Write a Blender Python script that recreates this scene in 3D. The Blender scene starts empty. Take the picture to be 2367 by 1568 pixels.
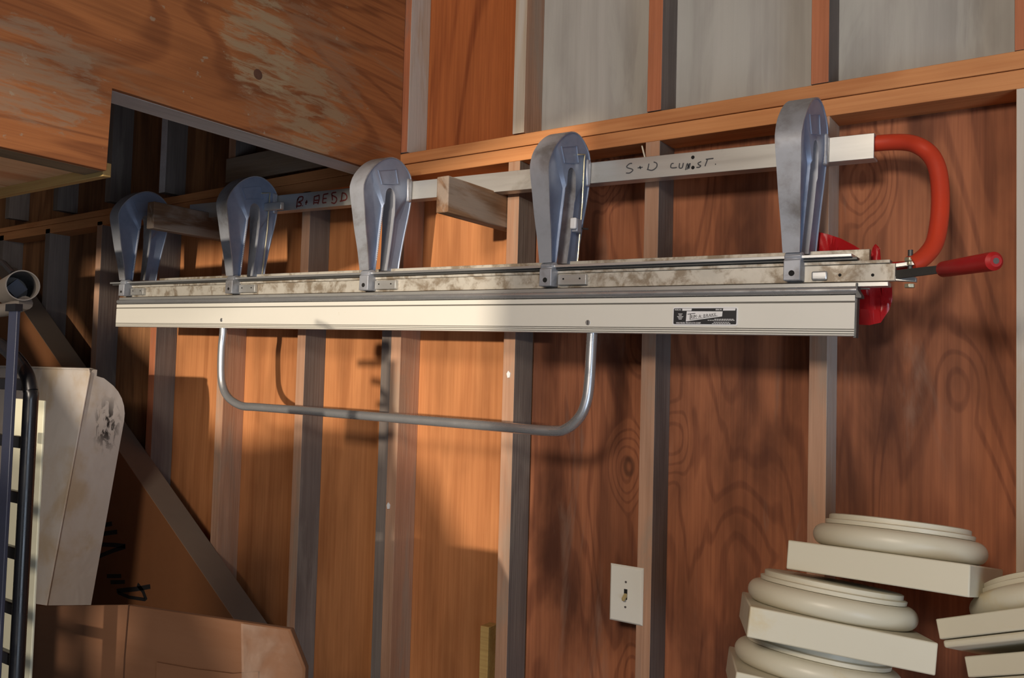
import bpy, bmesh, math, random
from mathutils import Vector, Matrix, noise
from mathutils.geometry import tessellate_polygon

SC = bpy.context.scene
COL = SC.collection
PI = math.pi
random.seed(7)

# ------------------------------------------------------------------ camera
IW, IH = 2367.0, 1568.0
FPX = 1969.0
YAW, PITCH, ROLL = 0.5971, 0.0442, -0.0270
CAM = Vector((0.5071, -1.9875, 1.75))
M3 = (Matrix.Rotation(YAW, 3, 'Z') @ Matrix.Rotation(PITCH, 3, 'X') @ Matrix.Rotation(ROLL, 3, 'Y'))
cr, cf, cu = M3.col[0], M3.col[1], M3.col[2]
cam_d = bpy.data.cameras.new('camera')
cam = bpy.data.objects.new('camera', cam_d)
COL.objects.link(cam)
mw = Matrix.Identity(4)
for i in range(3):
    mw[i][0], mw[i][1], mw[i][2], mw[i][3] = cr[i], cu[i], -cf[i], CAM[i]
cam.matrix_world = mw
cam_d.sensor_width = 36.0
cam_d.lens = FPX / IW * 36.0
cam_d.clip_start = 0.05
SC.camera = cam

def at(px, py, X=None, Y=None, Z=None):
    """where the sight line through a photo pixel meets a world plane (planning aid)"""
    d = M3 @ Vector(((px - IW / 2) / FPX, 1.0, (IH / 2 - py) / FPX))
    if X is not None: t = (X - CAM.x) / d.x
    elif Y is not None: t = (Y - CAM.y) / d.y
    else: t = (Z - CAM.z) / d.z
    return CAM + d * t

# ------------------------------------------------------------------ view and light
SC.view_settings.view_transform = 'Standard'
SC.view_settings.look = 'None'
SC.view_settings.gamma = 1
SC.view_settings.use_curve_mapping = False
SC.view_settings.exposure = 0.0

w = bpy.data.worlds.new('world'); SC.world = w
w.use_nodes = True
bg = w.node_tree.nodes['Background']
bg.inputs[0].default_value = (0.55, 0.68, 0.9, 1)
bg.inputs[1].default_value = 0.15

SUN_DIR = Vector((-0.20, 1.0, -0.05)).normalized()
sd = bpy.data.lights.new('sun', 'SUN'); sd.energy = 3.1; sd.angle = 0.02; sd.color = (1.0, 0.86, 0.68)
so = bpy.data.objects.new('sun', sd); COL.objects.link(so)
so.rotation_euler = SUN_DIR.to_track_quat('-Z', 'Y').to_euler()

def area(name, loc, aim, sx, sy, power, col):
    d = bpy.data.lights.new(name, 'AREA'); d.shape = 'RECTANGLE'; d.size = sx; d.size_y = sy
    d.energy = power; d.color = col
    o = bpy.data.objects.new(name, d); COL.objects.link(o); o.location = loc
    o.rotation_euler = (Vector(aim) - Vector(loc)).to_track_quat('-Z', 'Y').to_euler()
    return o
area('window_light', (0.35, -3.6, 2.75), (-0.1, 0, 2.0), 0.6, 0.4, 62, (1.0, 0.87, 0.72))
area('door_light', (3.0, -2.4, 1.1), (-0.9, -0.2, 1.9), 2.2, 2.0, 62, (0.70, 0.83, 1.0))
area('garage_door_light', (0.9, -5.6, 1.1), (-0.6, 0, 1.9), 2.6, 1.8, 12, (0.86, 0.92, 1.0))

# ------------------------------------------------------------------ material helpers
def lin(c):
    return tuple((x / 255 / 12.92) if x / 255 <= 0.04045 else ((x / 255 + 0.055) / 1.055) ** 2.4 for x in c) + (1,)

class NT:
    def __init__(s, name):
        s.m = bpy.data.materials.new(name); s.m.use_nodes = True
        s.t = s.m.node_tree; s.b = s.t.nodes['Principled BSDF']
    def n(s, ty, **kw):
        x = s.t.nodes.new(ty)
        for k, v in kw.items(): setattr(x, k, v)
        return x
    def l(s, a, b): s.t.links.new(a, b)
    def math(s, op, a, b=None, clamp=False):
        x = s.n('ShaderNodeMath', operation=op, use_clamp=clamp)
        for i, v in enumerate((a, b)):
            if v is None: continue
            if isinstance(v, (int, float)): x.inputs[i].default_value = v
            else: s.l(v, x.inputs[i])
        return x.outputs[0]
    def mix(s, f, a, b, mode='MIX'):
        x = s.n('ShaderNodeMix', data_type='RGBA', blend_type=mode)
        for i, v in ((0, f), (6, a), (7, b)):
            if isinstance(v, (int, float)): x.inputs[i].default_value = v
            elif isinstance(v, tuple): x.inputs[i].default_value = v
            else: s.l(v, x.inputs[i])
        return x.outputs[2]
    def coords(s, scale=(1, 1, 1), rnd=True, seed=0.0):
        tc = s.n('ShaderNodeTexCoord'); v = tc.outputs['Object']
        if rnd:
            oi = s.n('ShaderNodeObjectInfo')
            r = s.math('MULTIPLY', oi.outputs['Random'], 37.0)
            cmb = s.n('ShaderNodeCombineXYZ')
            for i in range(3): s.l(r, cmb.inputs[i])
            va = s.n('ShaderNodeVectorMath', operation='ADD'); s.l(v, va.inputs[0]); s.l(cmb.outputs[0], va.inputs[1]); v = va.outputs[0]
        if seed:
            va = s.n('ShaderNodeVectorMath', operation='ADD'); s.l(v, va.inputs[0]); va.inputs[1].default_value = (seed, seed * 1.7, seed * .6); v = va.outputs[0]
        s.base = v
        return v
    def scaled(s, v, sc):
        x = s.n('ShaderNodeVectorMath', operation='MULTIPLY'); s.l(v, x.inputs[0]); x.inputs[1].default_value = sc
        return x.outputs[0]
    def noise(s, v, scale, detail=4, dist=0.0, rough=0.5):
        x = s.n('ShaderNodeTexNoise'); s.l(v, x.inputs['Vector'])
        x.inputs['Scale'].default_value = scale; x.inputs['Detail'].default_value = detail
        x.inputs['Distortion'].default_value = dist; x.inputs['Roughness'].default_value = rough
        return x.outputs[0]
    def ss(s, v, lo, hi, a=0.0, b=1.0):
        x = s.n('ShaderNodeMapRange', interpolation_type='SMOOTHSTEP'); s.l(v, x.inputs[0])
        x.inputs[1].default_value = lo; x.inputs[2].default_value = hi; x.inputs[3].default_value = a; x.inputs[4].default_value = b
        return x.outputs[0]
    def bump(s, h, strength=0.2, dist=0.002):
        x = s.n('ShaderNodeBump'); s.l(h, x.inputs['Height']); x.inputs['Strength'].default_value = strength; x.inputs['Distance'].default_value = dist
        s.l(x.outputs[0], s.b.inputs['Normal'])

def wood(name, light, dark, axis='Z', grain=1.0, rings=18, ringamt=.5, grey=(120, 112, 104), greyamt=0.0, blot=0.35,
         rough=0.72, splat=0.0, seed=0.0, knots=0.0, splatcol=(150, 140, 118)):
    s = NT(name); v = s.coords(seed=seed)
    def ax(a, l): return {'Z': (a, a, l), 'X': (l, a, a), 'Y': (a, l, a)}[axis]
    v1 = s.scaled(v, ax(3.2 * grain, .45 * grain))
    n1 = s.noise(v1, 1.0, 3, .6)
    if knots:
        vo = s.n('ShaderNodeTexVoronoi', feature='F1'); s.l(s.scaled(v, ax(1, .6)), vo.inputs['Vector']); vo.inputs['Scale'].default_value = 3.6
        kd = vo.outputs['Distance']
        infl = s.ss(kd, 0.04, 0.30, 1, 0)
        n1 = s.math('ADD', n1, s.math('MULTIPLY', infl, 0.28 * knots))
    band = s.math('SINE', s.math('MULTIPLY', n1, rings * 6.28))
    band = s.ss(band, 0.2, 1.0)
    fine = s.noise(s.scaled(v, ax(120 * grain, 3.0 * grain)), 1.0, 3, 0, .6)
    fine = s.ss(fine, 0.3, 0.75)
    f = s.math('ADD', s.math('MULTIPLY', band, ringamt), s.math('MULTIPLY', fine, 0.42), True)
    col = s.mix(f, lin(light), lin(dark))
    bl = s.noise(s.scaled(v, ax(7, 2.0)), 1.0, 5, .4)
    col = s.mix(s.ss(bl, 0.35, 0.72, 0, blot), col, tuple(x * .45 for x in lin(dark)[:3]) + (1,))
    if knots:
        col = s.mix(s.ss(kd, 0.02, 0.07, .6 * knots, 0), col, tuple(x * .4 for x in lin(dark)[:3]) + (1,))
        ring = s.math('MULTIPLY', s.ss(kd, .065, .075, 0, 1), s.ss(kd, .08, .095, 1, 0))
        col = s.mix(s.math('MULTIPLY', ring, .6 * knots), col, (.02, .01, .008, 1))
    if greyamt:
        g = s.noise(s.scaled(v, ax(9, 1.6)), 1.0, 6, .8, .6)
        col = s.mix(s.ss(g, 0.62 - greyamt * .4, 0.72 - greyamt * .3, 0, min(.9, .35 + greyamt * .6)), col, lin(grey))
    if splat:
        g = s.noise(s.scaled(v, ax(10, 5)), 1.0, 8, .2, .65)
        col = s.mix(s.ss(g, 0.66 - splat * .15, 0.70 - splat * .12, 0, .75), col, lin(splatcol))
    s.l(col, s.b.inputs['Base Color'])
    s.b.inputs['Roughness'].default_value = rough
    s.b.inputs['Specular IOR Level'].default_value = .3
    s.bump(s.math('ADD', fine, s.math('MULTIPLY', band, .3)), .25, .0015)
    return s

def plain(name, col, rough=.5, metal=0.0, noise_sc=0, noise_amt=0.0, dirt=None, dirt_sc=10, dirt_lo=.5, dirt_hi=.7, dirt_amt=.6, aniso=None, spec=None, bumpamt=0):
    s = NT(name); v = s.coords()
    c = lin(col)
    out = c
    if noise_amt:
        vv = s.scaled(v, aniso or (1, 1, 1))
        n = s.noise(vv, noise_sc, 5, 0, .6)
        out = s.mix(s.ss(n, .3, .7, 0, noise_amt), c, tuple(x * .45 for x in c[:3]) + (1,))
        s.l(s.ss(n, .3, .7, rough - .08, min(1, rough + .12)), s.b.inputs['Roughness'])
        if bumpamt: s.bump(n, bumpamt, .001)
    else:
        s.b.inputs['Roughness'].default_value = rough
    if dirt:
        g = s.noise(v, dirt_sc, 7, .3, .65)
        out = s.mix(s.ss(g, dirt_lo, dirt_hi, 0, dirt_amt), out, lin(dirt))
    if isinstance(out, tuple): s.b.inputs['Base Color'].default_value = out
    else: s.l(out, s.b.inputs['Base Color'])
    s.b.inputs['Metallic'].default_value = metal
    if spec is not None: s.b.inputs['Specular IOR Level'].default_value = spec
    return s

M = {}
M['ply_orange'] = wood('ply_orange', (196, 132, 84), (152, 92, 52), grain=.8, rings=7, ringamt=.3, blot=.4, seed=1.3).m
M['ply_red'] = wood('ply_red', (172, 108, 74), (112, 64, 44), grain=1.0, rings=17, ringamt=.42, blot=.95, greyamt=.12, grey=(140,112,96), seed=4.1, knots=.9).m
M['ply_dark'] = wood('ply_dark', (160, 112, 74), (96, 62, 40), grain=.9, rings=8, ringamt=.4, blot=.6, seed=9.4).m
M['ply_up_orange'] = wood('ply_up_orange', (182, 104, 56), (126, 62, 30), grain=1.0, rings=5, ringamt=.55, blot=.25, seed=2.9).m
M['grey_sheath'] = wood('grey_sheath', (176, 173, 168), (150, 146, 141), grain=.4, rings=2, ringamt=.12, blot=.4, grey=(176, 174, 168), greyamt=.4, seed=6.1).m
M['bulk'] = wood('bulk', (164, 104, 62), (116, 68, 40), axis='Y', grain=1.1, rings=13, ringamt=.5, blot=.35, greyamt=.12, grey=(138, 120, 98), seed=3.3)
M['stud_tan'] = wood('stud_tan', (186, 146, 120), (150, 110, 86), grain=1.2, rings=4, ringamt=.3, blot=.3, greyamt=.35, grey=(150, 136, 122)).m
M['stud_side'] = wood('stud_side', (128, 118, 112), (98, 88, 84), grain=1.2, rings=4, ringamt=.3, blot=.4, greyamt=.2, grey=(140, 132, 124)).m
M['stud_white'] = wood('stud_white', (196, 184, 168), (170, 148, 126), grain=1.0, rings=3, ringamt=.25, blot=.25, greyamt=.5, grey=(196, 192, 186)).m
M['stud_orange'] = wood('stud_orange', (184, 116, 82), (150, 88, 60), grain=1.2, rings=4, ringamt=.3, blot=.3, greyamt=.2).m
M['plate'] = wood('plate', (204, 142, 92), (174, 108, 64), axis='X', grain=1.1, rings=6, ringamt=.35, blot=.25).m
M['old_block'] = wood('old_block', (142, 108, 80), (96, 70, 52), axis='Y', grain=1.4, rings=5, ringamt=.4, blot=.5, greyamt=.3, grey=(160, 150, 140)).m
M['grey_board'] = wood('grey_board', (196, 194, 198), (166, 162, 164), axis='Y', grain=1.0, rings=4, ringamt=.25, blot=.25, greyamt=.4, grey=(186, 184, 186)).m
M['grey_board_x'] = wood('grey_board_x', (150, 130, 110), (112, 92, 76), axis='X', grain=1.0, rings=4, ringamt=.3, blot=.4, greyamt=.4, grey=(140, 128, 116)).m
M['brown_strip'] = wood('brown_strip', (150, 132, 106), (110, 92, 70), axis='Y', grain=1.0, rings=4, ringamt=.3, blot=.3).m
M['pine'] = wood('pine', (250, 206, 160), (222, 152, 104), axis='Y', grain=.9, rings=6, ringamt=.6, blot=.15).m
M['yellow_trim'] = wood('yellow_trim', (196, 164, 104), (160, 124, 72), axis='X', grain=1.0, rings=4, ringamt=.3, blot=.2).m
M['concrete'] = plain('concrete', (120, 116, 110), .85, noise_sc=6, noise_amt=.3).m
M['drywall'] = plain('drywall', (150, 142, 132), .9, noise_sc=3, noise_amt=.2).m
M['ceiling'] = wood('ceiling', (120, 90, 62), (90, 64, 42), axis='X', grain=.8, rings=5, blot=.3).m

M['cast'] = plain('cast', (176, 180, 190), .42, .4, noise_sc=9, noise_amt=.35, dirt=(92, 80, 64), dirt_sc=6, dirt_lo=.45, dirt_hi=.68, dirt_amt=.65, bumpamt=.15).m
M['cast_skylit'] = plain('cast_skylit', (140, 154, 180), .48, .3, noise_sc=14, noise_amt=.35, bumpamt=.2).m  # cool skylight on the jaws' side faces, put into a bluer colour
M['alu'] = plain('alu', (196, 196, 194), .4, .7, noise_sc=6, noise_amt=.3, aniso=(.3, 4, 4), dirt=(120, 108, 90), dirt_sc=8, dirt_lo=.55, dirt_hi=.75, dirt_amt=.45).m
M['alu_dirty'] = plain('alu_dirty', (205, 200, 190), .55, .45, noise_sc=12, noise_amt=.25, dirt=(120, 100, 74), dirt_sc=20, dirt_lo=.44, dirt_hi=.62, dirt_amt=.75).m
M['alu_bright'] = plain('alu_bright', (226, 228, 230), .28, .8, noise_sc=20, noise_amt=.15, aniso=(.1, 3, 3)).m
M['steel_tube'] = plain('steel_tube', (200, 202, 206), .28, .75, noise_sc=16, noise_amt=.2).m
M['steel_dark'] = plain('steel_dark', (92, 92, 92), .5, .6, noise_sc=12, noise_amt=.4).m
M['rust'] = plain('rust', (96, 66, 52), .75, .2, noise_sc=40, noise_amt=.5).m
M['cream'] = plain('cream', (220, 217, 208), .45, 0, noise_sc=4, noise_amt=.08, dirt=(170, 150, 110), dirt_sc=26, dirt_lo=.66, dirt_hi=.78, dirt_amt=.45).m
M['cream_groove'] = plain('cream_groove', (110, 106, 98), .6).m
M['black_ink'] = plain('black_ink', (24, 22, 24), .8).m
M['grey_ink'] = plain('grey_ink', (66, 66, 70), .8).m
M['red_ink'] = plain('red_ink', (96, 28, 26), .8).m
M['label_black'] = plain('label_black', (32, 33, 38), .45).m
M['label_white'] = plain('label_white', (226, 226, 228), .4).m
M['orange_grip'] = plain('orange_grip', (196, 62, 36), .42, noise_sc=10, noise_amt=.25, dirt=(84, 40, 44), dirt_sc=14, dirt_lo=.64, dirt_hi=.75, dirt_amt=.5).m
M['red_grip'] = plain('red_grip', (176, 24, 26), .4, noise_sc=10, noise_amt=.2).m
M['bag'] = plain('bag', (186, 28, 34), .33, noise_sc=10, noise_amt=.25).m
M['bag'].node_tree.nodes['Principled BSDF'].inputs['Transmission Weight'].default_value = .15
M['bolt'] = plain('bolt', (200, 196, 170), .35, .7, noise_sc=30, noise_amt=.25).m
M['hole'] = plain('hole', (18, 16, 15), .9).m
M['black_paint'] = plain('black_paint', (22, 23, 28), .28, noise_sc=20, noise_amt=.3).m
M['navy_paint'] = plain('navy_paint', (44, 48, 66), .45, noise_sc=20, noise_amt=.3).m
M['grey_metal'] = plain('grey_metal', (110, 104, 100), .5, .5, noise_sc=14, noise_amt=.3).m
M['card'] = plain('card', (98, 64, 40), .85, noise_sc=4, noise_amt=.12, aniso=(1, 1, 6)).m
M['card_dark'] = plain('card_dark', (130, 82, 46), .85, noise_sc=4, noise_amt=.15).m
M['card_grey'] = plain('card_grey', (120, 106, 94), .85, noise_sc=5, noise_amt=.1).m
M['cream_board'] = plain('cream_board', (206, 203, 180), .5, noise_sc=5, noise_amt=.05).m
M['plate_white'] = plain('plate_white', (222, 220, 210), .4, dirt=(170, 160, 130), dirt_sc=20, dirt_lo=.6, dirt_hi=.8, dirt_amt=.4).m
M['toggle'] = plain('toggle', (176, 158, 110), .5).m
M['base_paint'] = plain('base_paint', (206, 200, 180), .42, noise_sc=5, noise_amt=.06, dirt=(196, 170, 110), dirt_sc=9, dirt_lo=.6, dirt_hi=.74, dirt_amt=.4).m
M['wire'] = plain('wire', (214, 208, 190), .5).m

def mattress_mat():
    s = NT('mattress_ticking'); v = s.coords(rnd=False)
    base = lin((188, 181, 176))
    n = s.noise(v, 5, 6, .4, .6)
    col = s.mix(s.ss(n, .45, .66, 0, .7), base, lin((168, 146, 116)))
    n2 = s.noise(s.scaled(v, (5, 5, 2)), 1.6, 5, .3)
    col = s.mix(s.ss(n2, .5, .7, 0, .35), col, lin((176, 160, 146)))
    # black rub marks near the top corner of the side face
    sub = s.n('ShaderNodeVectorMath', operation='SUBTRACT'); s.l(v, sub.inputs[0]); sub.inputs[1].default_value = (-2.1, -.44, 1.56)
    ln = s.n('ShaderNodeVectorMath', operation='LENGTH'); s.l(s.scaled(sub.outputs[0], (1, 1.4, .75)), ln.inputs[0])
    g = s.noise(s.scaled(v, (60, 60, 26)), 1.0, 5, .6, .6)
    m = s.math('MULTIPLY', s.ss(ln.outputs['Value'], .015, .085, 1, 0), s.ss(g, .48, .58))
    col = s.mix(m, col, lin((34, 32, 32)))
    s.l(col, s.b.inputs['Base Color']); s.b.inputs['Roughness'].default_value = .55
    s.bump(s.noise(v, 7, 3, .5), .35, .02)
    return s.m
M['mattress'] = mattress_mat()

def tape_mat():
    s = NT('clear_tape'); v = s.coords()
    s.b.inputs['Base Color'].default_value = lin((150, 128, 114))
    n = s.noise(v, 60, 4)
    s.l(s.ss(n, .35, .7, .12, .4), s.b.inputs['Roughness'])
    s.l(s.ss(s.noise(v, 9, 5, .4), .4, .65, .05, .4), s.b.inputs['Alpha'])
    s.bump(s.noise(v, 90, 3), .5, .002)
    return s.m
M['tape'] = tape_mat()

def bulk_mat():
    s = M['bulk']; v = s.base
    # flaked grey plaster patch, with a shape of its own
    tc = s.n('ShaderNodeTexCoord'); o = tc.outputs['Object']
    prev = s.b.inputs['Base Color'].links[0].from_socket
    def patch(c, rad, col, prev, amt=.85, nz=.5):
        sub = s.n('ShaderNodeVectorMath', operation='SUBTRACT'); s.l(o, sub.inputs[0]); sub.inputs[1].default_value = c
        ln = s.n('ShaderNodeVectorMath', operation='LENGTH'); s.l(s.scaled(sub.outputs[0], rad), ln.inputs[0])
        g = s.noise(s.scaled(o, (8, 7, 26)), 2.2, 10, .8, .78)
        d = s.math('ADD', ln.outputs['Value'], s.math('MULTIPLY', g, nz * 2.4))
        st = s.ss(s.noise(s.scaled(o, (30, 5, 34)), 1.5, 8, .5, .7), .40, .56)
        return s.mix(s.math('MULTIPLY', s.ss(d, 1.75 + nz * .1, 2.0, amt, 0), st), prev, col)
    p = at(700, 190, X=-1.204); col = patch(tuple(p), (1, 5.2, 5.2), lin((140, 108, 84)), prev, .6, .68)
    p = at(605, 100, X=-1.204); col = patch(tuple(p), (1, 10, 9), lin((158, 144, 116)), col, .6, .66)
    p = at(720, 250, X=-1.204); col = patch(tuple(p), (1, 9, 9), lin((152, 134, 106)), col, .55, .68)
    p = at(80, 170, X=-1.204); col = patch(tuple(p), (1, 8, 11), lin((136, 120, 102)), col, .6, .66)
    sp = s.noise(s.scaled(o, (16, 12, 16)), 2.2, 6, .2, .6)
    col = s.mix(s.ss(sp, .66, .70, 0, .6), col, lin((150, 138, 120)))
    s.l(col, s.b.inputs['Base Color'])
    return s.m
M['bulk'] = bulk_mat()

# ------------------------------------------------------------------ geometry helpers
def new(name, bm, mats, parent=None, smooth=False, bevel=0.0, seg=2, origin=None):
    bmesh.ops.recalc_face_normals(bm, faces=bm.faces)
    if origin is not None:
        bmesh.ops.translate(bm, verts=bm.verts, vec=-Vector(origin))
    me = bpy.data.meshes.new(name); bm.to_mesh(me); bm.free()
    o = bpy.data.objects.new(name, me); COL.objects.link(o)
    for m in (mats if isinstance(mats, (list, tuple)) else [mats]): me.materials.append(m)
    if origin is not None: o.location = origin
    if parent: o.parent = parent
    me.set_sharp_from_angle(angle=.55)
    if smooth:
        for p in me.polygons: p.use_smooth = True
    if bevel:
        b = o.modifiers.new('bevel', 'BEVEL'); b.width = bevel; b.segments = seg; b.limit_method = 'ANGLE'; b.angle_limit = .6
    return o

def tag(o, label=None, cat=None, group=None, kind=None):
    if label: o['label'] = label
    if cat: o['category'] = cat
    if group: o['group'] = group
    if kind: o['kind'] = kind
    return o

def empty(name, loc=(0, 0, 0), rot=(0, 0, 0)):
    o = bpy.data.objects.new(name, None); COL.objects.link(o); o.location = loc; o.rotation_euler = rot
    return o

def add_box(bm, x0, x1, y0, y1, z0, z1, mi=0):
    vs = [bm.verts.new((x, y, z)) for x in (x0, x1) for y in (y0, y1) for z in (z0, z1)]
    fs = [(0, 1, 3, 2), (4, 6, 7, 5), (0, 4, 5, 1), (2, 3, 7, 6), (0, 2, 6, 4), (1, 5, 7, 3)]
    out = []
    for f in fs:
        fc = bm.faces.new([vs[i] for i in f]); fc.material_index = mi; out.append(fc)
    return vs, out

def boxm(*a):
    bm = bmesh.new(); add_box(bm, *a); return bm

def box(name, x0, x1, y0, y1, z0, z1, m, parent=None, bevel=.0015, **kw):
    return new(name, boxm(x0, x1, y0, y1, z0, z1), m, parent, bevel=bevel, **kw)

def add_prism(bm, pts, axis, a0, a1, mi=0):
    """pts 2D polygon extruded along axis ('X': pts=(y,z), 'Y': pts=(x,z), 'Z': pts=(x,y))"""
    def P(p, a):
        return {'X': (a, p[0], p[1]), 'Y': (p[0], a, p[1]), 'Z': (p[0], p[1], a)}[axis]
    A = [bm.verts.new(P(p, a0)) for p in pts]; B = [bm.verts.new(P(p, a1)) for p in pts]
    fs = [bm.faces.new(A), bm.faces.new(B[::-1])]
    n = len(pts)
    for i in range(n):
        fs.append(bm.faces.new((A[i], B[i], B[(i + 1) % n], A[(i + 1) % n])))
    for f in fs: f.material_index = mi
    return A, B, fs

def add_tube(bm, path, r, n=14, cap=True, mi=0):
    path = [Vector(p) for p in path]
    rs = r if isinstance(r, (list, tuple)) else [r] * len(path)
    rings = []
    t0 = (path[1] - path[0]).normalized()
    up = Vector((0, 0, 1)) if abs(t0.z) < .9 else Vector((1, 0, 0))
    u = t0.cross(up).normalized()
    for i, p in enumerate(path):
        if i == 0: t = path[1] - path[0]
        elif i == len(path) - 1: t = path[-1] - path[-2]
        else: t = (path[i + 1] - path[i]).normalized() + (path[i] - path[i - 1]).normalized()
        t.normalize()
        u = (u - t * u.dot(t)).normalized(); v = t.cross(u)
        rings.append([bm.verts.new(p + (u * math.cos(a) + v * math.sin(a)) * rs[i]) for a in [2 * PI * k / n for k in range(n)]])
    for a, b in zip(rings, rings[1:]):
        for k in range(n):
            f = bm.faces.new((a[k], a[(k + 1) % n], b[(k + 1) % n], b[k])); f.material_index = mi; f.smooth = True
    if cap:
        bm.faces.new(rings[0][::-1]).material_index = mi; bm.faces.new(rings[-1]).material_index = mi

def spline(pts, k=8):
    """Catmull-Rom through pts"""
    P = [Vector(p) for p in pts]; P = [P[0] * 2 - P[1]] + P + [P[-1] * 2 - P[-2]]
    out = []
    for i in range(1, len(P) - 2):
        a, b, c, d = P[i - 1:i + 3]
        for j in range(k):
            t = j / k
            out.append(.5 * ((2 * b) + (c - a) * t + (2 * a - 5 * b + 4 * c - d) * t * t + (-a + 3 * b - 3 * c + d) * t ** 3))
    out.append(P[-2]); return out

def add_lathe(bm, prof, n=64, c=(0, 0), mi=0):
    rings = []
    for r, z in prof:
        rings.append([bm.verts.new((c[0] + r * math.cos(2 * PI * k / n), c[1] + r * math.sin(2 * PI * k / n), z)) for k in range(n)])
    for a, b in zip(rings, rings[1:]):
        for k in range(n):
            f = bm.faces.new((a[k], a[(k + 1) % n], b[(k + 1) % n], b[k])); f.smooth = True; f.material_index = mi
    bm.faces.new(rings[0][::-1]); bm.faces.new(rings[-1])

def add_ribbon(bm, pts, wd, y, th=.0006, mi=0, toward=-1):
    """thin inked stroke in the XZ plane at depth y; pts = [(x,z)...]"""
    n = len(pts); L = []; R = []
    wds = wd if isinstance(wd, (list, tuple)) else [wd] * n
    for i in range(n):
        a = pts[max(0, i - 1)]; b = pts[min(n - 1, i + 1)]
        dx, dz = b[0] - a[0], b[1] - a[1]; q = math.hypot(dx, dz) or 1
        nx, nz = -dz / q * wds[i] / 2, dx / q * wds[i] / 2
        L.append((pts[i][0] + nx, pts[i][1] + nz)); R.append((pts[i][0] - nx, pts[i][1] - nz))
    yf = y + toward * th
    v = [[bm.verts.new((p[0], yy, p[1])) for p in S] for S in (L, R) for yy in (yf, y)]
    Lf, Lb, Rf, Rb = v
    for i in range(n - 1):
        for q in ((Lf[i], Lf[i + 1], Rf[i + 1], Rf[i]), (Lb[i], Lb[i + 1], Lf[i + 1], Lf[i]), (Rf[i], Rf[i + 1], Rb[i + 1], Rb[i])):
            bm.faces.new(q).material_index = mi
    for i in (0, n - 1):
        bm.faces.new((Lf[i], Rf[i], Rb[i], Lb[i])).material_index = mi

def text_bm(bm, s, size, x, y, z, mi=0, bold=False, th=.0004, slant=0.0, sx=1.0, align='LEFT'):
    """filled lettering standing in the XZ plane at (x, z), facing -Y at depth y"""
    cu_ = bpy.data.curves.new('t', 'FONT'); cu_.body = s; cu_.size = size; cu_.extrude = th; cu_.align_x = align
    cu_.resolution_u = 2
    if bold: cu_.offset = size * .02
    o = bpy.data.objects.new('t', cu_); COL.objects.link(o)
    dg = bpy.context.evaluated_depsgraph_get(); me = bpy.data.meshes.new_from_object(o.evaluated_get(dg))
    base = len(bm.verts); bm.verts.ensure_lookup_table()
    vs = [bm.verts.new((x + v.co.x * sx, y - v.co.z - th, z + v.co.y + v.co.x * sx * slant)) for v in me.vertices]
    for p in me.polygons:
        try:
            f = bm.faces.new([vs[i] for i in p.vertices]); f.material_index = mi
        except ValueError: pass
    bpy.data.objects.remove(o); bpy.data.curves.remove(cu_); bpy.data.meshes.remove(me)

# ------------------------------------------------------------------ the room
S = .4064
Z_PT, Z_PM, Z_PB = 2.413, 2.375, 2.337     # top, joint and underside of the doubled plate
def struct(name, bm, m, **kw):
    return tag(new(name, bm, m, **kw), kind='structure')

struct('floor', boxm(-5, 3.3, -6.1, .1, -.1, 0), M['concrete'])
struct('ceiling', boxm(-5, 3.3, -6.1, .1, 3.3, 3.4), M['ceiling'])
# sheathing: one sheet per object
sheets = [('wall_back', -5.0, -2.48, 0, Z_PB + .03, 'ply_dark'), ('wall_back', -2.475, -1.20, 0, Z_PB + .03, 'ply_orange'),
          ('wall_back', -1.195, -.775, 0, Z_PB + .03, 'ply_orange'),
          ('wall_back', -.77, .42, 0, Z_PB + .03, 'ply_red'), ('wall_back', .425, 3.3, 0, Z_PB + .03, 'ply_red'),
          ('wall_back', -5.0, -1.20, Z_PB + .033, 3.3, 'ply_dark'),
          ('wall_back', -1.195, -.79, Z_PB + .033, 3.3, 'ply_up_orange'),
          ('wall_back', -.785, 3.3, Z_PB + .033, 3.3, 'grey_sheath')]
for nme, x0, x1, z0, z1, mm in sheets:
    struct(nme, boxm(x0, x1, 0, .012, z0, z1), M[mm], origin=((x0 + x1) / 2, 0, (z0 + z1) / 2))
struct('wall_left', boxm(-5.0, -4.9, -6, 0, 0, 3.3), M['drywall'])
struct('wall_right', boxm(3.2, 3.3, -6, 0, 0, 3.3), M['drywall'])

# unseen rear wall, its irregular openings made up to shape the sun patches
YR = -6.0
def back_project(p, y=-.02):
    k = (YR - y) / SUN_DIR.y
    return (p[0] + SUN_DIR.x * k, p[1] + SUN_DIR.z * k)
patch = [(-3.109, 2.169), (-2.763, 1.909), (-2.562, 1.795), (-2.361, 1.66), (-2.135, 1.516), (-1.946, 1.496), (-1.704, 1.543),
         (-1.543, 1.56), (-1.173, 1.50), (-1.099, 1.401), (-.98, 1.22), (-.86, 1.055), (-.80, 1.0), (-.76, 1.6), (-.76, 2.2), (-.6, 2.3), (-.6, 2.44),
         (-1.3, 2.26), (-1.9, 2.18)]
hole1 = [back_project(p) for p in patch]
b2 = [at(175, 1540, Y=-1.1), at(292, 1505, Y=-1.05), at(302, 1400, Y=-1.05), at(200, 1405, Y=-1.08)]
hole2 = [back_project((p.x, p.z), p.y) for p in b2]
b3 = [at(50, 740, Y=-.2), at(110, 850, Y=-.2), at(135, 850, Y=-.2), at(62, 715, Y=-.2)]
hole3 = [back_project((p.x, p.z), p.y) for p in b3]
outer = [(-5, 0), (3.3, 0), (3.3, 3.3), (-5, 3.3)]
bm = bmesh.new()
polys = [outer, hole1, hole2, hole3]
flat = [p for q in polys for p in q]
tris = tessellate_polygon([[Vector((p[0], p[1], 0)) for p in q] for q in polys])
vs = [bm.verts.new((p[0], YR, p[1])) for p in flat]
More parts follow.
